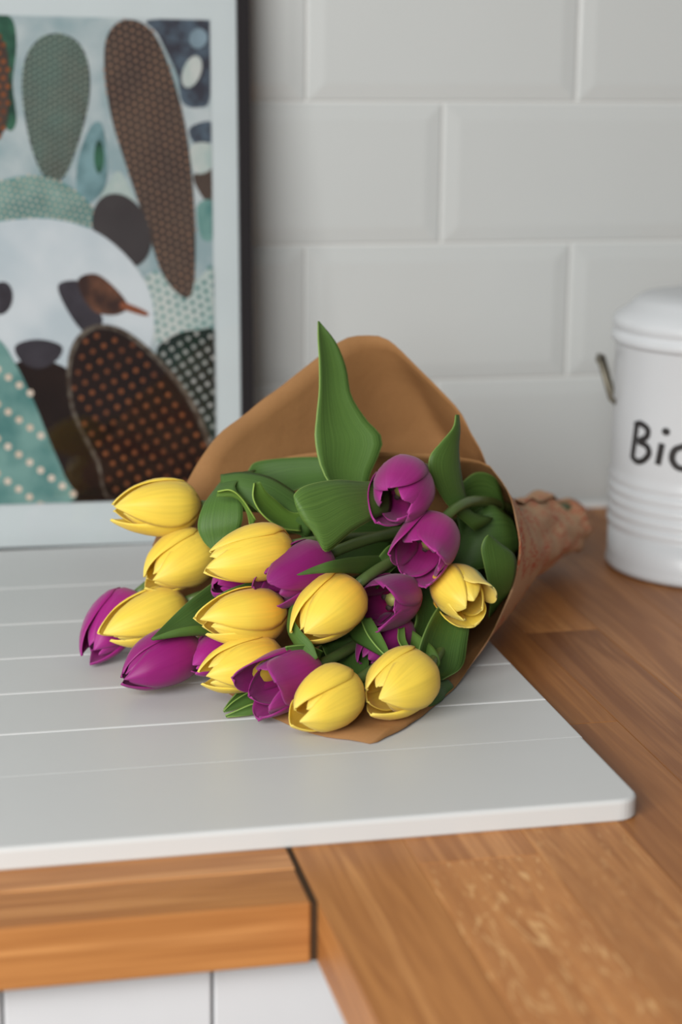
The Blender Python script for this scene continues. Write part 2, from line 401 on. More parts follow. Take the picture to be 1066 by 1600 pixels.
# ------------------------------------------------------------------ white board of planks
BT = 0.0105
wb = empty('covering_board', (-0.33, -0.34, 0.0)); tag(wb, 'white painted plank board lying on the oak worktop under the tulips', 'board')
edges = [-0.5885, -0.5055, -0.4485, -0.3875, -0.3275, -0.2625, -0.1850, -0.0890]
BX0, BX1 = -0.86, -0.0605
def plank(y0, y1, c0, c1, last):
    # outline in plan, rounded front-right corner for the first plank; chamfers c0 (front), c1 (back)
    prof = []
    def arc(cx, cy, r, a0, a1, n=8): return [(cx + r * math.cos(math.radians(a0 + (a1 - a0) * i / n)), cy + r * math.sin(math.radians(a0 + (a1 - a0) * i / n))) for i in range(n + 1)]
    R = 0.011
    out = [(BX0, y1), (BX0, y0)]
    out += arc(BX1 - R, y0 + R, R, -90, 0) if last == 'front' else [(BX1, y0)]
    out += [(BX1, y1)]
    n = len(out)
    def inset(d_front, d_back, d_right):
        res = []
        for x, y in out:
            nx, ny = x, y
            if last == 'front' and x > BX1 - R - 1e-6 and y < y0 + R + 1e-6:
                ccx, ccy = BX1 - R, y0 + R; k = (R - d_front) / R; nx, ny = ccx + (x - ccx) * k, ccy + (y - ccy) * k
            else:
                if abs(y - y0) < 1e-6: ny = y + d_front
                if abs(y - y1) < 1e-6: ny = y - d_back
                if abs(x - BX1) < 1e-6: nx = x - d_right
            res.append((nx, ny))
        return res
    rb = 0.0022 if last == 'front' else None
    rings = []
    rings.append(([p for p in inset(0.0008 if rb else 0, 0, 0)], 0.0))
    rings.append((inset(0, 0, 0), 0.001))
    if rb:
        for a in (0, 22, 45, 67, 90):
            s = rb * (1 - math.cos(math.radians(a))); h = rb * math.sin(math.radians(a))
            rings.append((inset(s, c1 * a / 90, s), BT - rb + h))
    else:
        cm = max(c0, c1, 0.0006)
        for a in (0, 30, 60, 90):
            s = 1 - math.cos(math.radians(a)); h = math.sin(math.radians(a))
            hb = 0.0018
            rings.append((inset(c0 * s, c1 * s, 0.0014 * s), BT - hb + hb * h))
    vs, fs = [], []
    for ps, z in rings: vs += [(x, y, z) for x, y in ps]
    for i in range(len(rings) - 1):
        for k in range(n): fs.append((i * n + k, i * n + (k + 1) % n, (i + 1) * n + (k + 1) % n, (i + 1) * n + k))
    fs.append(tuple(range(n - 1, -1, -1))); b = (len(rings) - 1) * n; fs.append(tuple(b + k for k in range(n)))
    o = obj('plank', vs, fs, MT['board'], wb, sm=False)
    return o
for i in range(len(edges) - 1):
    g = 0.0003 if i == 1 else 0.0001
    c0 = 0.00005 if i <= 1 else (0.0016 if i == 2 else 0.0026)
    c1 = 0.00005 if i == 0 else (0.0008 if i < 6 else 0.0015)
    plank(edges[i] + g, edges[i + 1] - g, c0, c1, 'front' if i == 0 else '')

# ------------------------------------------------------------------ framed picture leaning on the wall
FB = V((-0.30, -0.078, 0.0))                                   # a point on the bottom front line
lean = math.radians(7.2)
PN = V((0, -math.cos(lean), math.sin(lean)))                   # print normal, towards the room
PU = V((1, 0, 0)); PV = PN.cross(PU) * -1
PV = V((0, math.sin(lean), math.cos(lean)))
pf = empty('picture_frame', FB)
tag(pf, 'black framed animal and cactus print with white mount leaning against tiled wall', 'picture frame')
def pl(x, y):
    q = at_plane(x, y, FB, PN) - FB; return (q.dot(PU), q.dot(PV))
_a, _b = pl(388.7, 0), pl(393.7, 600)
_t = math.atan2(_a[0] - _b[0], _a[1] - _b[1]) * 0.8            # the frame stands a touch out of true
PU, PV = PU * math.cos(_t) - PV * math.sin(_t), PU * math.sin(_t) + PV * math.cos(_t)
def P3(uv, h=0.0): return FB + PU * uv[0] + PV * uv[1] + PN * h
ur = pl(391.5, 300)[0]; FW = 0.0085; ul = ur - 0.345; vt = 0.455
def slab(name, poly, h0, h1, mat, parent, sm=False):
    n = len(poly); a = sum(poly[i][0] * poly[(i + 1) % n][1] - poly[(i + 1) % n][0] * poly[i][1] for i in range(n))
    if a < 0: poly = poly[::-1]
    vs = [P3(p, h0) for p in poly] + [P3(p, h1) for p in poly]
    fs = [tuple(range(n - 1, -1, -1)), tuple(range(n, 2 * n))] + [(k, (k + 1) % n, n + (k + 1) % n, n + k) for k in range(n)]
    return obj(name, vs, fs, mat, parent, sm=sm)
for poly in ([(ur - FW, 0), (ur, 0), (ur, vt), (ur - FW, vt - FW)], [(ul, 0), (ur, 0), (ur - FW, FW), (ul + FW, FW)],
             [(ul, 0), (ul + FW, FW), (ul + FW, vt - FW), (ul, vt)], [(ul, vt), (ul + FW, vt - FW), (ur - FW, vt - FW), (ur, vt)]):
    if poly[0] == (ur - FW, 0): poly = [(ur - FW, FW), (ur, 0), (ur, vt), (ur - FW, vt - FW)]
    slab('frame_bar', poly, -0.012, 0.004, MT['frame'], pf)
slab('mount_board', [(ul + .002, .002), (ur - .002, .002), (ur - .002, vt - .002), (ul + .002, vt - .002)], -0.010, -0.001, MT['mount'], pf)
gl = slab('glass_pane', [(ul + FW - .001, FW - .001), (ur - FW + .001, FW - .001), (ur - FW + .001, vt - FW + .001), (ul + FW - .001, vt - FW + .001)], 0.0012, 0.0024, MT['glass'], pf)

def ink(name, c, d=None, scale=60, rough=0.85):
    m, nt, b = mat_new(name)
    n = nd(nt, 'ShaderNodeTexNoise'); n.inputs['Scale'].default_value = scale; n.inputs['Detail'].default_value = 3
    g = nd(nt, 'ShaderNodeNewGeometry'); nt.links.new(g.outputs['Position'], n.inputs['Vector'])
    cc = ramp(nt, n.outputs['Fac'], [(0.38, c), (0.62, d or tuple(x * 0.8 for x in c))])
    nt.links.new(cc, b.inputs['Base Color']); b.inputs['Roughness'].default_value = rough; b.inputs['Specular IOR Level'].default_value = 0.1
    return m
def lin(r, g, b, k=0.82): return tuple(min(1, k * ((x / 255) ** 2.2)) for x in (r, g, b))
pr_poly = [pl(-215, 787), pl(339, 776), pl(327, 31), pl(-215, 30)]
uL = pr_poly[0][0]; uR = (pr_poly[1][0] + pr_poly[2][0]) / 2; vB = pr_poly[1][1] - 0.001; vT = pr_poly[2][1]
pr = slab('print', [(uL, vB), (uR, vB), (uR, vT), (uL, vT)], -0.0009, -0.0006, ink('print_pale_ground', lin(138, 158, 162), lin(180, 188, 190), 26), pf)
layer = [0]
def inside(poly, x, y):
    r = False; n = len(poly)
    for i in range(n):
        x1, y1 = poly[i]; x2, y2 = poly[(i + 1) % n]
        if (y1 > y) != (y2 > y) and x < (x2 - x1) * (y - y1) / (y2 - y1) + x1: r = not r
    return r
def smooth_poly(pts, n=4):
    P = [V((x, y, 0)) for x, y in pts]; N = len(P); out = []
    for i in range(N):
        p0, p1, p2, p3 = P[i - 1], P[i], P[(i + 1) % N], P[(i + 2) % N]
        for k in range(n):
            f = k / n; q = (p1 * 2 + (p2 - p0) * f + (p0 * 2 - p1 * 5 + p2 * 4 - p3) * f * f + (p1 * 3 - p0 - p2 * 3 + p3) * f ** 3) * 0.5
            out.append((q.x, q.y))
    return out
def clampuv(u, v): return (min(max(u, uL), uR), min(max(v, vB), vT))
def shape(name, pts, mat, sm=True):
    pts = smooth_poly(pts) if sm else pts
    uv = [clampuv(*pl(x, y)) for x, y in pts]
    layer[0] += 1; h = -0.0006 + layer[0] * 0.00004
    n = len(uv)
    bm = bmesh.new(); f = bm.faces.new([bm.verts.new(P3(q, h)) for q in uv])
    bmesh.ops.triangulate(bm, faces=[f]); bm.normal_update()
    vs = [v.co.copy() for v in bm.verts]; bm.verts.index_update()
    fs = [tuple(v.index for v in f.verts) for f in bm.faces]; bm.free()
    obj(name, vs, fs, mat, pr, sm=False)
    return pts
def ell(cx, cy, rx, ry, ang=0, n=18):
    a = math.radians(ang)
    return [(cx + rx * math.cos(t) * math.cos(a) - ry * math.sin(t) * math.sin(a), cy + rx * math.cos(t) * math.sin(a) + ry * math.sin(t) * math.cos(a)) for t in [2 * math.pi * k / n for k in range(n)]]
def dots(name, poly, dx, dy, ang, r, mat, shrink=1.0, curve=0.0, ox=0, oy=0):
    a = math.radians(ang); cx = sum(p[0] for p in poly) / len(poly); cy = sum(p[1] for p in poly) / len(poly)
    layer[0] += 1; h = -0.0006 + layer[0] * 0.00004
    vs, fs = [], []
    for i in range(-40, 41):
        for j in range(-40, 41):
            X = i * dx + (dx / 2 if j % 2 else 0) + ox; Y = j * dy + oy + curve * (i * dx) ** 2
            x = cx + X * math.cos(a) - Y * math.sin(a); y = cy + X * math.sin(a) + Y * math.cos(a)
            if -12 < x < 345 and 25 < y < 790 and inside(poly, cx + (x - cx) / shrink, cy + (y - cy) / shrink):
                b = len(vs)
                q = [clampuv(*pl(x + r * math.cos(k * math.pi / 3), y + r * math.sin(k * math.pi / 3))) for k in range(6)]
                vs += [P3(t, h) for t in q]; fs.append((b + 5, b + 4, b + 3, b + 2, b + 1, b))
    o = obj(name, vs, fs, mat, pr, sm=False); o['kind'] = 'stuff'
    return o
I_teal = ink('print_teal', lin(78, 120, 117), lin(112, 148, 142), 40); I_dot_pale = ink('print_pale_spots', lin(206, 190, 175), lin(190, 170, 150), 90)
I_dteal = ink('print_grey_green', lin(66, 64, 60), lin(76, 90, 84), 20); I_brown = ink('print_grey_brown', lin(66, 56, 52), lin(78, 66, 59), 30)
I_dark = ink('print_dark_brown', lin(34, 24, 21), lin(40, 28, 24), 30); I_white = ink('print_white_fur', lin(178, 188, 194), lin(196, 202, 206), 20)
I_ear = ink('print_dark_fur', lin(70, 66, 66), lin(62, 57, 58), 20); I_blot = ink('print_dark_blotch', lin(58, 58, 66), lin(80, 92, 104), 120)
I_pale = ink('print_pale_patch', lin(186, 190, 186), lin(160, 176, 172), 60); I_green = ink('print_leaf_green', lin(60, 100, 80), lin(40, 66, 56), 80)
I_or = ink('print_orange_spots', lin(132, 78, 48), lin(104, 62, 42), 60); I_bdot = ink('print_brown_spots', lin(128, 104, 90), lin(146, 112, 92), 90)
I_tdot = ink('print_teal_spots', lin(136, 158, 146), lin(150, 160, 146), 90); I_wdot = ink('print_white_spots', lin(165, 164, 160), lin(140, 145, 140), 90)
I_bird = ink('print_rust_brown', lin(112, 76, 58), lin(60, 44, 40), 60); I_nose = ink('print_nose', lin(64, 60, 66), lin(50, 46, 50), 40)
shape('foliage', [(-10, 28), (18, 28), (26, 70), (20, 130), (26, 190), (10, 200), (-10, 120)], I_green)
shape('dark_blotch', [(232, 31), (328, 31), (329, 150), (310, 168), (285, 160), (278, 120), (262, 84), (246, 52)], I_blot)
shape('pale_patch', ell(300, 112, 14, 26, 20), I_pale); shape('pale_patch', ell(310, 60, 14, 16, 20), ink('print_blue_grey', lin(128, 148, 160), None, 50))
shape('pale_patch', [(150, 330), (170, 285), (190, 270), (215, 330), (205, 360), (170, 370)], I_pale)
shape('dark_blotch', [(296, 200), (330, 190), (331, 222), (305, 225)], I_blot)
shape('dark_blotch', [(302, 275), (332, 262), (333, 318), (318, 310)], I_brown)
shape('pale_patch', [(298, 228), (332, 226), (332, 262), (305, 270)], I_pale)
shape('teal_patch', [(308, 322), (334, 315), (335, 370), (315, 372)], I_teal)
shape('teal_patch', [(140, 200), (160, 195), (168, 260), (160, 300), (125, 320), (120, 260)], ink('print_mist_teal', lin(120, 150, 155), lin(90, 118, 122), 60))
shape('dark_blotch', ell(155, 245, 8, 26, 0), I_green)
q = shape('cactus_pad', [(42, 200), (34, 140), (40, 90), (62, 60), (92, 52), (122, 66), (138, 100), (140, 150), (128, 205), (108, 262), (92, 282), (68, 274), (52, 240)], I_dteal)
dots('cactus_spots', q, 9, 8.5, -28, 2.3, I_tdot, 1.0)
q = shape('cactus_pad', [(-60, 300), (0, 282), (60, 274), (110, 292), (142, 322), (150, 352), (60, 370), (-60, 380)], I_teal)
dots('cactus_spots', q, 10, 9, 12, 2.4, I_dot_pale)
q = shape('cactus_pad', [(-20, 60), (8, 70), (14, 130), (8, 200), (-20, 215)], I_brown); dots('cactus_spots', q, 14, 13, 0, 4.5, I_or)
q = shape('cactus_pad', [(228, 430), (300, 440), (334, 420), (337, 530), (300, 540), (240, 530)], I_pale); dots('cactus_spots', q, 14, 12, 20, 4.0, I_teal)
q = shape('cactus_pad', [(163, 110), (166, 60), (186, 34), (216, 33), (244, 58), (270, 122), (290, 200), (302, 300), (305, 400), (300, 458), (282, 462), (252, 424), (226, 345), (198, 262), (174, 184)], I_brown)
dots('cactus_spots', q, 11.5, 10.5, 22, 2.6, I_bdot)
shape('bear_ear', ell(190, 360, 43, 60, -24), I_ear)
shape('bear_face', [(-130, 430), (-80, 365), (0, 346), (80, 342), (150, 362), (205, 408), (236, 462), (240, 522), (222, 560), (160, 580), (125, 600), (60, 610), (-40, 600), (-110, 540)], I_white)
shape('bear_chest', [(-40, 600), (22, 568), (60, 560), (98, 572), (130, 590), (240, 600), (338, 700), (338, 790), (-60, 790)], I_dark)
shape('bear_nose', [(24, 540), (58, 530), (96, 540), (90, 562), (60, 576), (32, 564)], I_nose)
shape('bear_eye', ell(2, 466, 18, 26, 10), I_nose)
shape('bear_eye', [(90, 448), (112, 438), (134, 446), (152, 480), (160, 505), (134, 520), (108, 490)], I_nose)
shape('bear_eye_patch', [(122, 436), (150, 428), (180, 450), (200, 478), (182, 492), (150, 488), (130, 465)], I_bird)
shape('small_twig', [(192, 472), (228, 486), (228, 494), (190, 482)], ink('print_rust', lin(140, 84, 60)))
q = shape('cactus_pad', [(244, 556), (268, 526), (306, 516), (345, 530), (345, 700), (322, 700), (288, 640)], ink('print_black_green', lin(40, 52, 47), lin(32, 40, 37), 40))
dots('cactus_spots', q, 22, 10.5, 12, 4.0, I_wdot, 0.98)
q = shape('cactus_pad_rim', [(104, 585), (114, 535), (146, 508), (192, 514), (244, 554), (296, 616), (330, 690), (338, 740), (335, 786), (180, 786), (150, 722), (114, 650)], ink('print_rim', lin(104, 96, 86), lin(66, 54, 46), 200))
q = shape('cactus_pad', [(110, 585), (121, 540), (148, 515), (190, 521), (239, 560), (289, 620), (322, 692), (330, 740), (328, 786), (182, 786), (155, 720), (120, 650)], I_dark)
dots('cactus_spots', q, 29, 12.5, 14, 4.2, I_or, 0.97)
q = shape('cactus_pad', [(-60, 520), (-5, 528), (25, 570), (52, 625), (78, 690), (100, 742), (108, 786), (-60, 786)], I_teal)
dots('cactus_spots', q, 21, 44, 36, 6.0, I_dot_pale, 1.0)

# ------------------------------------------------------------------ white enamel can
CC = (0.1455, -0.1745, 0.0); CR = 0.0685
can = empty('lidded_can', CC); tag(can, 'white enamel lidded can lettered in black, standing on the oak worktop', 'can')
prof = [(0.0, 0.0005), (CR - .004, 0.0005), (CR - 0.0005, 0.001), (CR + 0.0012, 0.003), (CR + 0.0006, 0.006), (CR, 0.009), (CR, 0.028)]
z = 0.028
for k in range(5):
    prof += [(CR, z), (CR + 0.0012, z + 0.003), (CR + 0.0012, z + 0.005), (CR, z + 0.0078)]; z += 0.0078
ztop = 0.1575
prof += [(CR, z + .004), (CR, ztop - 0.003), (CR + 0.0012, ztop), (CR - 0.002, ztop + 0.001), (CR - 0.003, ztop - .004), (CR - .003, .01), (0, .008)]
obj('body', *lathe_vf(prof, 96, CC), MT['can'], can)
lp = [(CR + 0.0015, ztop - .004), (CR + 0.003, ztop - .003), (CR + 0.003, ztop + .002), (CR + .001, ztop + .0035), (CR + .001, ztop + .005), (CR + 0.0024, ztop + .0068), (CR + .0026, ztop + .0105),
      (CR + .0008, ztop + .014), (CR - .006, ztop + .0185), (CR - .0115, ztop + .0235), (CR - .016, ztop + .0265), (CR - .030, ztop + .0290), (0.0, ztop + .0305)]
lid = obj('lid', *lathe_vf(lp, 96, CC), MT['can'], can)
obj('knob', *lathe_vf([(0.006, ztop + .031), (0.006, ztop + .037), (0.011, ztop + .041), (0.013, ztop + .046), (0.010, ztop + .051), (0.0, ztop + .053)], 32, CC), MT['can'], lid)
# wire side handle standing out at the left
ha = math.atan2(CAM.y - CC[1], CAM.x - CC[0]) - math.radians(88)
def canpt(a, r, z): return V((CC[0] + r * math.cos(a), CC[1] + r * math.sin(a), z))
for da in (0.0, math.pi):
    a0 = ha + da
    hp = [canpt(a0 + .22, CR - .0005, 0.1125), canpt(a0 + .22, CR + .003, 0.1150), canpt(a0 + .20, CR + 0.0105, 0.1385), canpt(a0 + .10, CR + 0.0115, 0.1400), canpt(a0 - .10, CR + 0.0115, 0.1400), canpt(a0 - .20, CR + 0.0105, 0.1385), canpt(a0 - .22, CR + .003, 0.1150), canpt(a0 - .22, CR - .0005, 0.1125)]
    obj('handle', *tube_vf(hp, 0.0019, 10), MT['wire'], can)
# lettering: handwritten strokes bent onto the body
def stroke_ribbon(pts, wd, vs, fs, origin_a, z0):
    n = len(pts)
    for i, (x, y) in enumerate(pts):
        a = pts[max(i - 1, 0)]; b = pts[min(i + 1, n - 1)]
        tx, ty = b[0] - a[0], b[1] - a[1]; l = math.hypot(tx, ty) or 1; nx, ny = -ty / l, tx / l
        for s in (-1, 1):
            px, py = x + nx * s * wd / 2, y + ny * s * wd / 2
            vs.append(canpt(origin_a + px * 1.18 / CR, CR + 0.00035, z0 + py))
    b = len(vs) - 2 * n
    for i in range(n - 1): fs.append((b + 2 * i, b + 2 * i + 2, b + 2 * i + 3, b + 2 * i + 1))
def curve2(pts, n=8):
    P = [V((x, y, 0)) for x, y in pts]; return [(v.x, v.y) for v in [catmull(P, k / (n * (len(P) - 1))) for k in range(n * (len(P) - 1) + 1)]]
A0 = math.atan2(CAM.y - CC[1], CAM.x - CC[0])
letters = {'letter_b': ([[(0.0030, 0.0240), (0.0018, 0.012), (0.0004, 0.0008)], [(0.0012, 0.0232), (0.006, 0.0252), (0.0115, 0.0225), (0.0108, 0.0172), (0.0045, 0.0132)],
                         [(0.0045, 0.0132), (0.0112, 0.0115), (0.0132, 0.0068), (0.0095, 0.0015), (0.0045, -0.0002), (0.0002, 0.0022)]], 0),
           'letter_i': ([[(0.0215, 0.0150), (0.0205, 0.0075), (0.0195, 0.0005)], [(0.0236, 0.0230), (0.0240, 0.0233)]], 0),
           'letter_o': ([[(0.0345, 0.0150), (0.0295, 0.0120), (0.0280, 0.0060), (0.0310, 0.0010), (0.0360, 0.0005), (0.0405, 0.0050), (0.0405, 0.0110), (0.0370, 0.0150), (0.0335, 0.0148)]], 0)}
LA = A0 - math.radians(50); LZ = 0.0800
for nm, (strokes, _) in letters.items():
    vs, fs = [], []
    for s in strokes:
        if len(s) == 2:
            dot = [(s[0][0] + 0.0026 * math.cos(t), s[0][1] + 0.0026 * math.sin(t)) for t in [2 * math.pi * k / 12 for k in range(12)]]
            b = len(vs); vs += [canpt(LA + x * 1.18 / CR, CR + .00035, LZ + y) for x, y in dot]; fs.append(tuple(range(b, b + 12)))
        else: stroke_ribbon(curve2(s), 0.0040, vs, fs, LA, LZ)
    obj(nm, vs, fs, MT['ink'], can, sm=False)

# ------------------------------------------------------------------ kraft paper cone
TAIL = at(862, 820, -0.178); MOUTH = V((-0.135, -0.395, 0.062))
AX = (TAIL - MOUTH).normalized()
rim_px = [(768, 742, -.318), (757, 717, -.312), (738, 680, -.300), (715, 640, -.296), (650, 570, -.285), (604, 529, -.275), (570, 523, -.272), (536, 530, -.272), (480, 572, -.274), (395, 638, -.276), (330, 692, -.278),
          (295, 750, -.278), (262, 805, -.292), (238, 858, -.308), (262, 905, -.322), (300, 975, -.345), (332, 1055, -.384), (348, 1082, -.4035), (390, 1106, -.431), (430, 1127, -.4535), (500, 1152, -.4815), (550, 1160, -.4905), (580, 1165, -.4965), (600, 1160, -.4905),
          (640, 1146, -.4765), (690, 1100, -.441), (735, 1040, -.405), (775, 975, -.386), (803, 910, -.370), (812, 850, -.360), (800, 785, -.348), (775, 742, -.339), (752, 722, -.333), (680, 712, -.322), (590, 708, -.312), (510, 706, -.300), (440, 715, -.29)]
rim = [at(*q) for q in rim_px]
for q in rim: q.z = max(q.z, 0.0112)
sx = V((0, 0, 1)).cross(AX).normalized(); sz = AX.cross(sx)
def ang(p):
    d = p - MOUTH; return math.atan2(d.dot(sz), d.dot(sx))
# rim angles unwrapped along the spiral
th = []; prev = None
for p in rim:
    a = ang(p)
    if prev is not None:
        while a - prev > math.pi: a -= 2 * math.pi
        while a - prev < -math.pi: a += 2 * math.pi
    th.append(a); prev = a
N_ARC, N_LEN = 150, 34
vs, fs, uvs = [], [], []
nr = len(rim)
arc = [0.0]
for a, b in zip(rim, rim[1:]): arc.append(arc[-1] + (b - a).length)
for i in range(N_ARC + 1):
    s = i / N_ARC * arc[-1]
    k = 0
    while k < nr - 2 and arc[k + 1] < s: k += 1
    tt = (k + (s - arc[k]) / (arc[k + 1] - arc[k])) / (nr - 1)
    P = catmull(rim, tt); P.z = max(P.z, 0.0112)
    kk = min(int(tt * (nr - 1)), nr - 2); A = th[kk] + (th[kk + 1] - th[kk]) * (tt * (nr - 1) - kk)
    spiral = 1.05 - 0.10 * (i / N_ARC)
    for j in range(N_LEN + 1):
        t = j / N_LEN
        MID = at(776, 858, -0.280)
        rm = 0.0285 * spiral; rt = 0.0205 * spiral
        m = MID + sx * math.cos(A) * rm * 1.12 + sz * math.sin(A) * rm
        e = TAIL - AX * 0.014 + sx * math.cos(A) * rt * 1.12 + sz * math.sin(A) * rt
        end = TAIL + AX * 0.022 + sx * math.cos(A) * rt * 1.10 + sz * math.sin(A) * rt * 0.80 - V((0, 0, 0.004))
        if t < 0.8:
            f = t / 0.8; q = P * (1 - f) ** 2 + (m * 2 - (P + e) * 0.5) * 2 * f * (1 - f) * 1.0 + e * f * f
            lin_q = P.lerp(m, f * 2) if f < .5 else m.lerp(e, f * 2 - 1)
            q = q.lerp(lin_q, 0.75)
        else:
            f = (t - 0.8) / 0.2; q = e.lerp(end, f)
        fw = smooth((i / N_ARC - 0.03) / 0.10) * smooth((0.36 - i / N_ARC) / 0.12)
        q = q + V((0.008, 0.022, -0.004)) * fw * math.sin(math.pi * min(1.0, t / 0.42))
        # crumple towards the tail
        nn = noise.noise_vector(q * 48.0)
        amp = 0.0013 + 0.0040 * smooth((t - 0.35) / 0.5)
        q = q + nn * amp
        rc = noise.noise(V((A * 2.3, t * 3.0, 4.0))) * 0.004 * smooth((t - 0.1) / 0.3)
        q = q + (sx * math.cos(A) + sz * math.sin(A)) * rc
        floor_z = 0.0112 if (q.x < BX1 + 0.006) else 0.0008
        q.z = max(q.z, floor_z)
        vs.append(q); uvs.append((i / N_ARC, t))
W1 = N_LEN + 1
for i in range(N_ARC):
    for j in range(N_LEN):
        fs.append((i * W1 + j, i * W1 + j + 1, (i + 1) * W1 + j + 1, (i + 1) * W1 + j))
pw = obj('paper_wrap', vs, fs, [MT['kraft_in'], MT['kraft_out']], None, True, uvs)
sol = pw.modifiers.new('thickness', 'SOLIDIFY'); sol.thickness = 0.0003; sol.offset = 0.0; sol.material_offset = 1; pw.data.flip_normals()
tag(pw, 'brown kraft paper cone with red print outside, wrapped around the tulips', 'paper wrap')

# ------------------------------------------------------------------ tulips
def petal_profile(open_, n):
    tab = [(0, 82), (0.10, 66), (0.22, 34), (0.36, 8), (0.5, -4 + 8 * open_), (0.68, -17 + 24 * open_), (0.86, -34 + 46 * open_), (1.0, -46 + 68 * open_)]
    r = zc = 0.0; out = [(0.0, 0.0)]
    for i in range(1, n + 1):
        a = math.radians(lerp_tab(tab, (i - .5) / n)); r += math.sin(a) / n; zc += math.cos(a) / n; out.append((r, zc))
    R = max(o[0] for o in out); Z = max(o[1] for o in out)
    out = [(a / R, b / Z) for a, b in out]
    def at_u(u):
        k = min(int(u * n), n - 1); f = u * n - k
        return (out[k][0] * (1 - f) + out[k + 1][0] * f, out[k][1] * (1 - f) + out[k + 1][1] * f)
    return at_u
def make_petal(tulip, B, A, side, up, L, R, phi, outer, open_, rng, mat, tint, warm, width=1.0, curl=0.0, length=1.0):
    NU, NV = 16, 12
    open_ = max(0.0, open_ + rng.uniform(-0.03, 0.15))
    prof = petal_profile(open_, 60)
    am = (1.12 if outer else 1.06) * width
    off = 1.0 if outer else 0.90
    Lk = L * (1.0 if outer else 0.93) * rng.uniform(0.93, 1.06) * length
    vs, fs, uvs = [], [], []
    sk = rng.uniform(-1, 1); seed = V((rng.uniform(0, 50), rng.uniform(0, 50), 0))
    for i in range(NU + 1):
        u = 1 - (1 - i / NU) ** 1.7; r, zz = prof(u)
        aw = am * (0.42 + 0.58 * smooth(u / 0.42)) * max(0.0, 1 - u ** 7) ** 0.5 * (1 - 0.20 * u * u)
        aw = max(aw, 0.02)
        for j in range(NV + 1):
            v = -1 + 2 * j / NV
            rr = max(R * r * off, 0.0022)
            rr *= 1 + 0.055 * v - 0.06 * v * v * (1 if outer else 0.5) + 0.035 * math.exp(-(v / 0.22) ** 2) * smooth(u * 3)
            w_ = noise.noise(seed + V((v * 2.2, u * 3.0, 0))) * 0.055 + noise.noise(seed + V((v * 6, u * 5, 3))) * 0.030 * abs(v)
            rr *= 1 + w_ * smooth((u - .2) / .5)
            a = phi + v * aw * (0.95 + 0.1 * r) + 0.10 * sk * u * u
            h = Lk * zz - 0.02 * L * v * v * u
            if curl and u > 0.55:
                k = (u - 0.55) / 0.45; rr += R * curl * 0.75 * k ** 1.6; h -= L * abs(curl) * 0.30 * k ** 2.2
            h += L * 0.012 * noise.noise(seed + V((v * 5, 8, u * 2))) * smooth((u - .6) / .3)
            p = B + A * h + side * (math.cos(a) * rr) + up * (math.sin(a) * rr)
            p.z = max(p.z, 0.0118)
            vs.append(p); uvs.append((j / NV, u))
    w1 = NV + 1
    for i in range(NU):
        for j in range(NV): fs.append((i * w1 + j, i * w1 + j + 1, (i + 1) * w1 + j + 1, (i + 1) * w1 + j))
    o = obj('petal', vs, fs, mat, tulip, True, uvs)
    o.color = (*tint, 1 - warm)
    s = o.modifiers.new('thickness', 'SOLIDIFY'); s.thickness = 0.0005; s.offset = 0
    return o

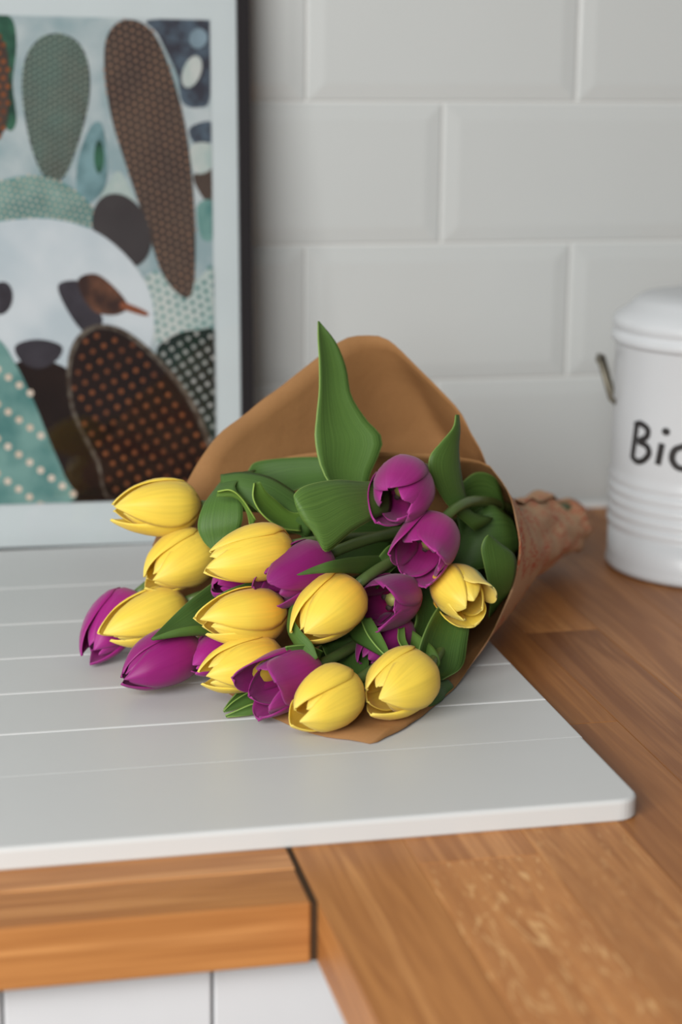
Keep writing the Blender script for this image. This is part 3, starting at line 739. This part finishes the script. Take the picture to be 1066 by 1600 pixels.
BUDS = {}
hexes = sorted([(i + 0.5 * (j % 2), j * 0.866) for i in range(-4, 5) for j in range(-4, 5)], key=lambda p: p[0] ** 2 + p[1] ** 2)
slot = [0]
def tulip(key, colour, base, tip, Yc, L, R, label, open_=0.0, roll=0.0, warm=0.0, tint=(1, 1, 1), special=None):
    LB = L * 1.08
    lo, hi = 0.0, 0.06
    f = lambda d: (at(*tip, Yc - d) - at(*base, Yc + d)).length
    if f(0) < L:
        for _ in range(40):
            md = (lo + hi) / 2
            if f(md) < L: lo = md
            else: hi = md
    d = lo
    B = at(*base, Yc + d); T = at(*tip, Yc - d); A = (T - B).normalized()
    h = hexes[slot[0]]; slot[0] += 1
    ES = TAIL + AX * 0.012 + sx * h[0] * 0.0062 + sz * h[1] * 0.0062
    t = empty('tulip', ES)
    tag(t, label, 'tulip', 'tulips in the paper wrap')
    side = A.cross(V((0, 0, 1))).normalized(); up = side.cross(A)
    rng = random.Random(hash(key) % 1000 if False else sum(ord(c) * (i + 3) for i, c in enumerate(key)))
    mat = MT[colour]
    for k in range(3):
        kw = {}
        m_ = mat
        if special == 'odd': kw = dict(curl=(0.0, 0.75, 0.55)[k], length=(1.0, 1.05, 0.95)[k]); m_ = MT['green_petal'] if k == 1 else mat
        if special == 'flare' and k == 0: kw = dict(curl=0.35)
        make_petal(t, B, A, side, up, LB, R, roll + k * 2.0944, True, open_, rng, m_, tint, warm, **kw)
        make_petal(t, B, A, side, up, LB, R, roll + k * 2.0944 + 1.0472, False, open_ * 0.9, rng, mat, tint, warm * .8)
    if open_ > 0.25:
        q = [B + A * (L * x) for x in (0.05, 0.2, 0.4, 0.52)]
        ps = obj('pistil', *tube_vf(q, lambda u: 0.0024 + 0.0012 * (u > 0.8), 8), MT['pistil'], t)
        for k in range(6):
            a = k * 1.0472; dr = side * math.cos(a) + up * math.sin(a)
            obj('stamen', *tube_vf([B + A * L * .06 + dr * .002, B + A * L * .25 + dr * .005, B + A * L * .45 + dr * .0062], lambda u: 0.0006 + 0.0011 * (u > .6), 6), MT['stamen'], t)
    # stem
    c1 = B - A * 0.045; c2 = ES - AX * 0.10 + V((0, 0, 0.004))
    if special == 'low': c1 = B - A * 0.03 + V((0.004, 0.03, -0.012))
    if special == 'nod': c1 = B - A * 0.020 + V((0.016, -0.004, 0.026))
    pts = []
    for k in range(19):
        u = k / 18; p = B * (1 - u) ** 3 + c1 * 3 * u * (1 - u) ** 2 + c2 * 3 * u * u * (1 - u) + ES * u ** 3
        p.z = max(p.z, 0.0165 if p.x < BX1 + .01 else 0.006); pts.append(p)
    obj('stem', *tube_vf(pts, lambda u: 0.0034 - 0.0005 * (1 - u), 10), MT['stem'], t)
    BUDS[key] = t
    return t

Z1 = (1, 1, 1)
tulip('Y1', 'yellow', (313, 790), (186, 795), -.335, .046, .0158, 'yellow tulip in front of the picture frame, highest of the left-hand group', 0.05, 0.5)
tulip('Y2', 'yellow', (326, 850), (236, 905), -.345, .044, .0165, 'yellow tulip just below the highest left-hand yellow tulip, its tip pointing down left', 0.0, 0.9)
tulip('Y3', 'yellow', (290, 940), (176, 990), -.357, .046, .0150, 'yellow tulip lying over the leftmost purple tulip', 0.05, 0.3)
tulip('Y4', 'yellow', (456, 852), (334, 880), -.405, .045, .0150, 'yellow tulip with slightly parted petals, left of the dark purple one with ruffled mouth', 0.08, 1.1, 0.35)
tulip('Y5', 'yellow', (446, 955), (326, 972), -.417, .045, .0152, 'yellow tulip with orange base, middle one of three yellow tulips in a column', 0.06, 0.2, 0.8)
tulip('Y6', 'yellow', (440, 1022), (328, 1055), -.428, .043, .0145, 'yellow tulip low down, left of the open purple tulip near the board', 0.02, 0.7, 0.7)
tulip('Y7', 'yellow', (556, 915), (475, 988), -.432, .042, .0163, 'plump yellow tulip in the middle of the bunch, pointing down left', 0.0, 0.5, 0.55)
tulip('Y8', 'yellow', (552, 1068), (470, 1118), -.474, .041, .0158, 'pale yellow tulip lowest in the bunch, resting on the paper lip', 0.05, 1.2, 0.1)
tulip('Y9', 'yellow', (664, 1045), (590, 1090), -.465, .041, .0172, 'pale yellow tulip at lower right with its mouth towards the viewer', 0.12, 0.6, 0.1, special='low')
tulip('Y10', 'yellow', (696, 902), (742, 952), -.410, .034, .0146, 'twisted yellow tulip with a green streaked folded petal near the right paper edge', 0.27, 0.3, 0.8, special='odd')
tulip('P1', 'purple', (212, 930), (143, 1018), -.337, .046, .0150, 'leftmost purple tulip touching the white board', 0.0, 0.4, 0.0, (1.15, 1.15, 1.2))
tulip('P2', 'purple', (308, 1005), (197, 1058), -.400, .047, .0152, 'purple tulip lying on the white board below the leftmost yellow tulips', 0.0, 0.9, 0.3, (0.95, .95, .95))
tulip('P3', 'purple', (362, 1000), (302, 1042), -.398, .034, .0110, 'small mauve tulip wedged behind the low yellow tulip', 0.12, 0.1, 0.1, (1.25, 1.3, 1.3))
tulip('P4', 'purple', (395, 902), (338, 918), -.382, .034, .0100, 'small mauve tulip half hidden between two stacked yellow tulips', 0.0, 0.2, 0.1, (1.3, 1.3, 1.35))
tulip('P5', 'purple', (513, 868), (420, 922), -.412, .043, .0152, 'dark purple tulip with ruffled mouth, right of a yellow tulip in the upper middle', 0.30, 0.2, 0.2, (0.8, .8, .8))
tulip('P6', 'purple', (492, 1042), (402, 1082), -.449, .042, .0155, 'wide open magenta tulip low in front with a petal hanging out', 0.50, 2.6, 0.6, special='flare')
tulip('P7', 'purple', (640, 928), (583, 946), -.412, .037, .0142, 'open magenta tulip in the centre right, beside the plump yellow one', 0.60, 0.0, 0.8)
tulip('P8', 'purple', (686, 822), (652, 878), -.402, .037, .0165, 'purple tulip hanging open-mouthed from a bent stem above the twisted yellow one', 0.62, 0.3, 0.3, (1.1, 1.05, 1.05), special='nod')
tulip('P9', 'purple', (640, 742), (614, 792), -.392, .040, .0170, 'topmost purple tulip with its mouth towards the viewer', 0.30, 1.4, 0.0, (1.12, 1.1, 1.1))
tulip('P10', 'purple', (632, 975), (572, 1032), -.412, .040, .0130, 'purple tulip tinted darker for shade, deep behind the lower right yellow one', 0.05, 0.5, 0.0, (0.8, .8, .8))  # reduced tint paints in the shade deep in the bunch

# ------------------------------------------------------------------ leaves (each a part of the tulip it grows on)
def leaf(key, secs, camber=0.12, tint=Z1, n=22, m=8, wave=0.0):  # lower tints on leaves inside the bunch stand in for shade
    """secs: (xl, yl, xr, yr, Yl, Yr) cross sections from the base to the tip"""
    Ls = [at(s[0], s[1], s[4]) for s in secs]; Rs = [at(s[2], s[3], s[5]) for s in secs]
    vs, fs, uvs = [], [], []
    for i in range(n + 1):
        t = i / n; a = catmull(Ls, t); b = catmull(Rs, t)
        e = 0.02; tan = (catmull(Ls, min(1, t + e)) + catmull(Rs, min(1, t + e)) - catmull(Ls, max(0, t - e)) - catmull(Rs, max(0, t - e)))
        nrm = (b - a).cross(tan)
        if nrm.length > 1e-12: nrm.normalize()
        wd = (b - a).length
        for j in range(m + 1):
            v = j / m; p = a.lerp(b, v) + nrm * (camber * wd * 4 * v * (1 - v))
            p = p + nrm * wave * math.sin(t * 9 + v * 5) * abs(2 * v - 1)
            p.z = max(p.z, 0.0116)
            vs.append(p); uvs.append((v, t))
    w1 = m + 1
    for i in range(n):
        for j in range(m): fs.append((i * w1 + j, i * w1 + j + 1, (i + 1) * w1 + j + 1, (i + 1) * w1 + j))
    o = obj('leaf', vs, fs, MT['leaf'], BUDS[key], True, uvs)
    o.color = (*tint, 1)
    s = o.modifiers.new('thickness', 'SOLIDIFY'); s.thickness = 0.0007; s.offset = 0
    return o
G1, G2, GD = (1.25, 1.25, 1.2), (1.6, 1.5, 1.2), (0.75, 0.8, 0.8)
# tall upright leaf
leaf('P9', [(545, 800, 585, 790, -.365, -.355), (506, 740, 575, 752, -.36, -.35), (493, 690, 598, 690, -.355, -.345), (495, 650, 572, 655, -.35, -.34), (499, 610, 549, 618, -.345, -.337), (499, 565, 541, 575, -.337, -.330), (497, 530, 525, 535, -.330, -.325), (497, 502, 499, 502, -.322, -.322)], -0.10, G1)
# right upright leaf
leaf('P8', [(742, 830, 770, 810, -.365, -.352), (700, 790, 738, 800, -.372, -.36), (674, 745, 728, 775, -.374, -.362), (671, 715, 720, 735, -.374, -.362), (690, 690, 717, 700, -.37, -.362), (708, 668, 719, 672, -.366, -.36), (712, 648, 717, 648, -.362, -.36)], 0.09, (1.1, 1.1, 1.0))
# broad drooping leaf in the middle
leaf('P5', [(600, 745, 610, 800, -.37, -.385), (575, 753, 585, 810, -.385, -.40), (525, 750, 548, 832, -.40, -.412), (480, 758, 512, 862, -.41, -.42), (460, 772, 497, 845, -.415, -.42), (462, 785, 480, 815, -.416, -.418)], -0.10, (1.35, 1.3, 1.25))
# left folded leaf: bulging drop in front
leaf('Y1', [(352, 745, 400, 735, -.325, -.33), (338, 762, 368, 756, -.345, -.35), (318, 790, 377, 782, -.360, -.362), (309, 822, 379, 812, -.366, -.368), (318, 846, 368, 836, -.368, -.368), (334, 862, 340, 861, -.370, -.370)], -0.03, (1.15, 1.2, 1.1))
# twisting leaf across the upper left
leaf('Y4', [(345, 742, 350, 775, -.335, -.345), (380, 738, 385, 785, -.34, -.355), (420, 745, 410, 805, -.345, -.362), (455, 765, 440, 825, -.35, -.365), (500, 800, 480, 840, -.355, -.365)], 0.14, (1.0, 1.05, 1.0))
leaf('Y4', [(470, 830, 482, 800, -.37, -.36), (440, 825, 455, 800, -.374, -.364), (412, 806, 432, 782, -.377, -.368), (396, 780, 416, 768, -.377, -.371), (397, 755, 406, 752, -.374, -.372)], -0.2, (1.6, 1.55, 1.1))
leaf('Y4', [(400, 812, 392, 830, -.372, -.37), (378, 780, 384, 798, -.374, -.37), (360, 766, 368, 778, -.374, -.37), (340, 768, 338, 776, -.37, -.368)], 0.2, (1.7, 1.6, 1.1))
# dark leaf folded at the back
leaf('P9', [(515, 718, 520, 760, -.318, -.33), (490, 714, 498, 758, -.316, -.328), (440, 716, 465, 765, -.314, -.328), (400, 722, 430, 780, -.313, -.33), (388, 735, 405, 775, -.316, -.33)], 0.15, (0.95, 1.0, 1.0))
# big leaves filling the right interior, shade put into their darker tints
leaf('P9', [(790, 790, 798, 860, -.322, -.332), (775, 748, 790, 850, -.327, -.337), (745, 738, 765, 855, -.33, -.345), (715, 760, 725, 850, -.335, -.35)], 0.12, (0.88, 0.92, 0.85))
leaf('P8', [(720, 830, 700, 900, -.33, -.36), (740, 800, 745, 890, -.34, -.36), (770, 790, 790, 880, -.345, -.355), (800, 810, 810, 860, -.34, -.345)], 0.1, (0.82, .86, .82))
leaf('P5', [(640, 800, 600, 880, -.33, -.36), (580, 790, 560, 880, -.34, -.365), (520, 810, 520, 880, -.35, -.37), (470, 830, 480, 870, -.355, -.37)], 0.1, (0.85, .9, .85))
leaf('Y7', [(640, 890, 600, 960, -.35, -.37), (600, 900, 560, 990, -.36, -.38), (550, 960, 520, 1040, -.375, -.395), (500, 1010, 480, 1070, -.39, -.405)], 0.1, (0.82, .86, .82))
# narrow leaf pointing left
leaf('P8', [(640, 868, 632, 898, -.368, -.372), (600, 868, 600, 896, -.388, -.390), (560, 870, 562, 896, -.412, -.415), (520, 876, 522, 895, -.436, -.438), (490, 886, 494, 896, -.442, -.443), (464, 898, 466, 899, -.446, -.446)], -0.12, (1.2, 1.2, 1.05))
leaf('P7', [(625, 845, 640, 870, -.38, -.385), (605, 855, 620, 885, -.39, -.395), (585, 880, 600, 905, -.395, -.40), (570, 905, 590, 920, -.40, -.405)], 0.15, (0.9, .95, .85))
# broad leaf at left with the tip over the purple tulip
leaf('P2', [(380, 880, 410, 960, -.35, -.375), (340, 905, 352, 975, -.368, -.392), (300, 935, 318, 985, -.385, -.402), (268, 965, 285, 990, -.396, -.408), (236, 998, 240, 1000, -.412, -.414)], 0.10, (0.85, .9, .85))
leaf('P2', [(345, 985, 350, 1000, -.400, -.398), (312, 978, 318, 993, -.409, -.405), (280, 982, 285, 994, -.413, -.411), (252, 991, 255, 998, -.415, -.414), (236, 998, 238, 1000, -.416, -.416)], -0.2, (1.35, 1.35, 1.2))  # lit lower edge of the broad leaf, painted as a brighter strip
leaf('P4', [(430, 900, 425, 920, -.395, -.40), (395, 908, 395, 924, -.400, -.404), (360, 920, 362, 934, -.403, -.406), (338, 932, 340, 940, -.404, -.405)], 0.2, (0.95, 1.0, .9))
# right-hand leaf inside the paper
leaf('Y10', [(764, 965, 778, 945, -.375, -.366), (766, 930, 796, 925, -.383, -.372), (757, 885, 806, 895, -.387, -.374), (752, 858, 804, 868, -.387, -.375), (757, 842, 785, 852, -.386, -.378), (763, 836, 768, 838, -.385, -.382)], 0.05, (1.05, 1.1, 1.0))
# small tips around the centre
leaf('Y7', [(470, 940, 452, 950, -.425, -.42), (460, 965, 450, 985, -.435, -.43), (470, 985, 462, 1010, -.442, -.438), (488, 1005, 474, 1024, -.448, -.445), (497, 1028, 492, 1033, -.452, -.451)], 0.15, (1.1, 1.15, 1.0))
leaf('Y7', [(506, 1018, 500, 1030, -.44, -.44), (480, 1008, 478, 1028, -.446, -.446), (450, 1010, 452, 1022, -.449, -.449), (446, 1012, 448, 1018, -.449, -.449)], 0.15, (1.1, 1.2, 1.05))
leaf('P7', [(560, 950, 545, 985, -.415, -.41), (572, 965, 552, 1000, -.422, -.418), (588, 990, 572, 1012, -.432, -.428), (602, 1012, 594, 1024, -.440, -.438), (612, 1030, 608, 1031, -.447, -.447)], 0.15, (0.85, .95, .85))
leaf('P7', [(580, 965, 562, 962, -.425, -.425), (592, 985, 572, 988, -.432, -.432), (604, 1008, 588, 1010, -.441, -.441), (612, 1030, 609, 1031, -.449, -.449)], -0.2, (1.25, 1.3, 1.15))
leaf('Y10', [(645, 985, 632, 1000, -.415, -.412), (664, 1000, 645, 1018, -.424, -.42), (680, 1015, 662, 1030, -.433, -.43), (688, 1035, 676, 1040, -.438, -.437), (680, 1047, 677, 1046, -.441, -.441)], 0.15, (1.35, 1.3, 1.1))
leaf('Y10', [(632, 980, 622, 982, -.42, -.42), (634, 998, 622, 1000, -.426, -.426), (640, 1012, 630, 1014, -.432, -.432), (638, 1018, 634, 1019, -.434, -.434)], -0.2, (1.4, 1.35, 1.15))
leaf('Y10', [(648, 900, 700, 915, -.395, -.385), (650, 935, 700, 945, -.402, -.392), (650, 970, 702, 975, -.408, -.396), (642, 990, 680, 995, -.413, -.404), (637, 1000, 650, 1000, -.416, -.412)], 0.12, (0.85, .9, .8))
# pointed leaf above the lowest yellow tulip, its tint darkened as if shaded
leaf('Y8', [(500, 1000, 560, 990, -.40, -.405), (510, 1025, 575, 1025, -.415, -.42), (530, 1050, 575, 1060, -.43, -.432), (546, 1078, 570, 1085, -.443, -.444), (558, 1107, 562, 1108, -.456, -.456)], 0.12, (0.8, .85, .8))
# lower right leaf rolling along the paper
leaf('Y9', [(704, 925, 724, 925, -.395, -.388), (676, 962, 734, 960, -.418, -.404), (656, 1010, 730, 1005, -.436, -.418), (652, 1050, 722, 1042, -.444, -.424), (660, 1068, 692, 1062, -.450, -.435)], 0.14, (0.85, .9, .85))
leaf('Y9', [(700, 1062, 705, 1078, -.427, -.422), (676, 1066, 690, 1098, -.437, -.428), (662, 1078, 684, 1110, -.446, -.437), (640, 1098, 664, 1124, -.456, -.45), (622, 1118, 640, 1130, -.465, -.462)], -0.25, (1.05, 1.15, 1.1))
# little tips by the board
leaf('P6', [(420, 1072, 425, 1088, -.43, -.432), (392, 1080, 396, 1098, -.436, -.438), (366, 1095, 370, 1108, -.441, -.442), (349, 1111, 351, 1113, -.444, -.444)], 0.2, (1.15, 1.2, 1.0))
leaf('P6', [(420, 1095, 422, 1108, -.442, -.443), (394, 1100, 396, 1116, -.446, -.446), (370, 1110, 374, 1120, -.447, -.447), (352, 1118, 354, 1121, -.447, -.447)], 0.2, (1.3, 1.35, 1.1))
leaf('P6', [(385, 1065, 395, 1075, -.425, -.427), (372, 1080, 380, 1090, -.432, -.433), (358, 1096, 364, 1100, -.437, -.438), (350, 1108, 352, 1109, -.440, -.440)], 0.2, (1.0, 1.1, .9))
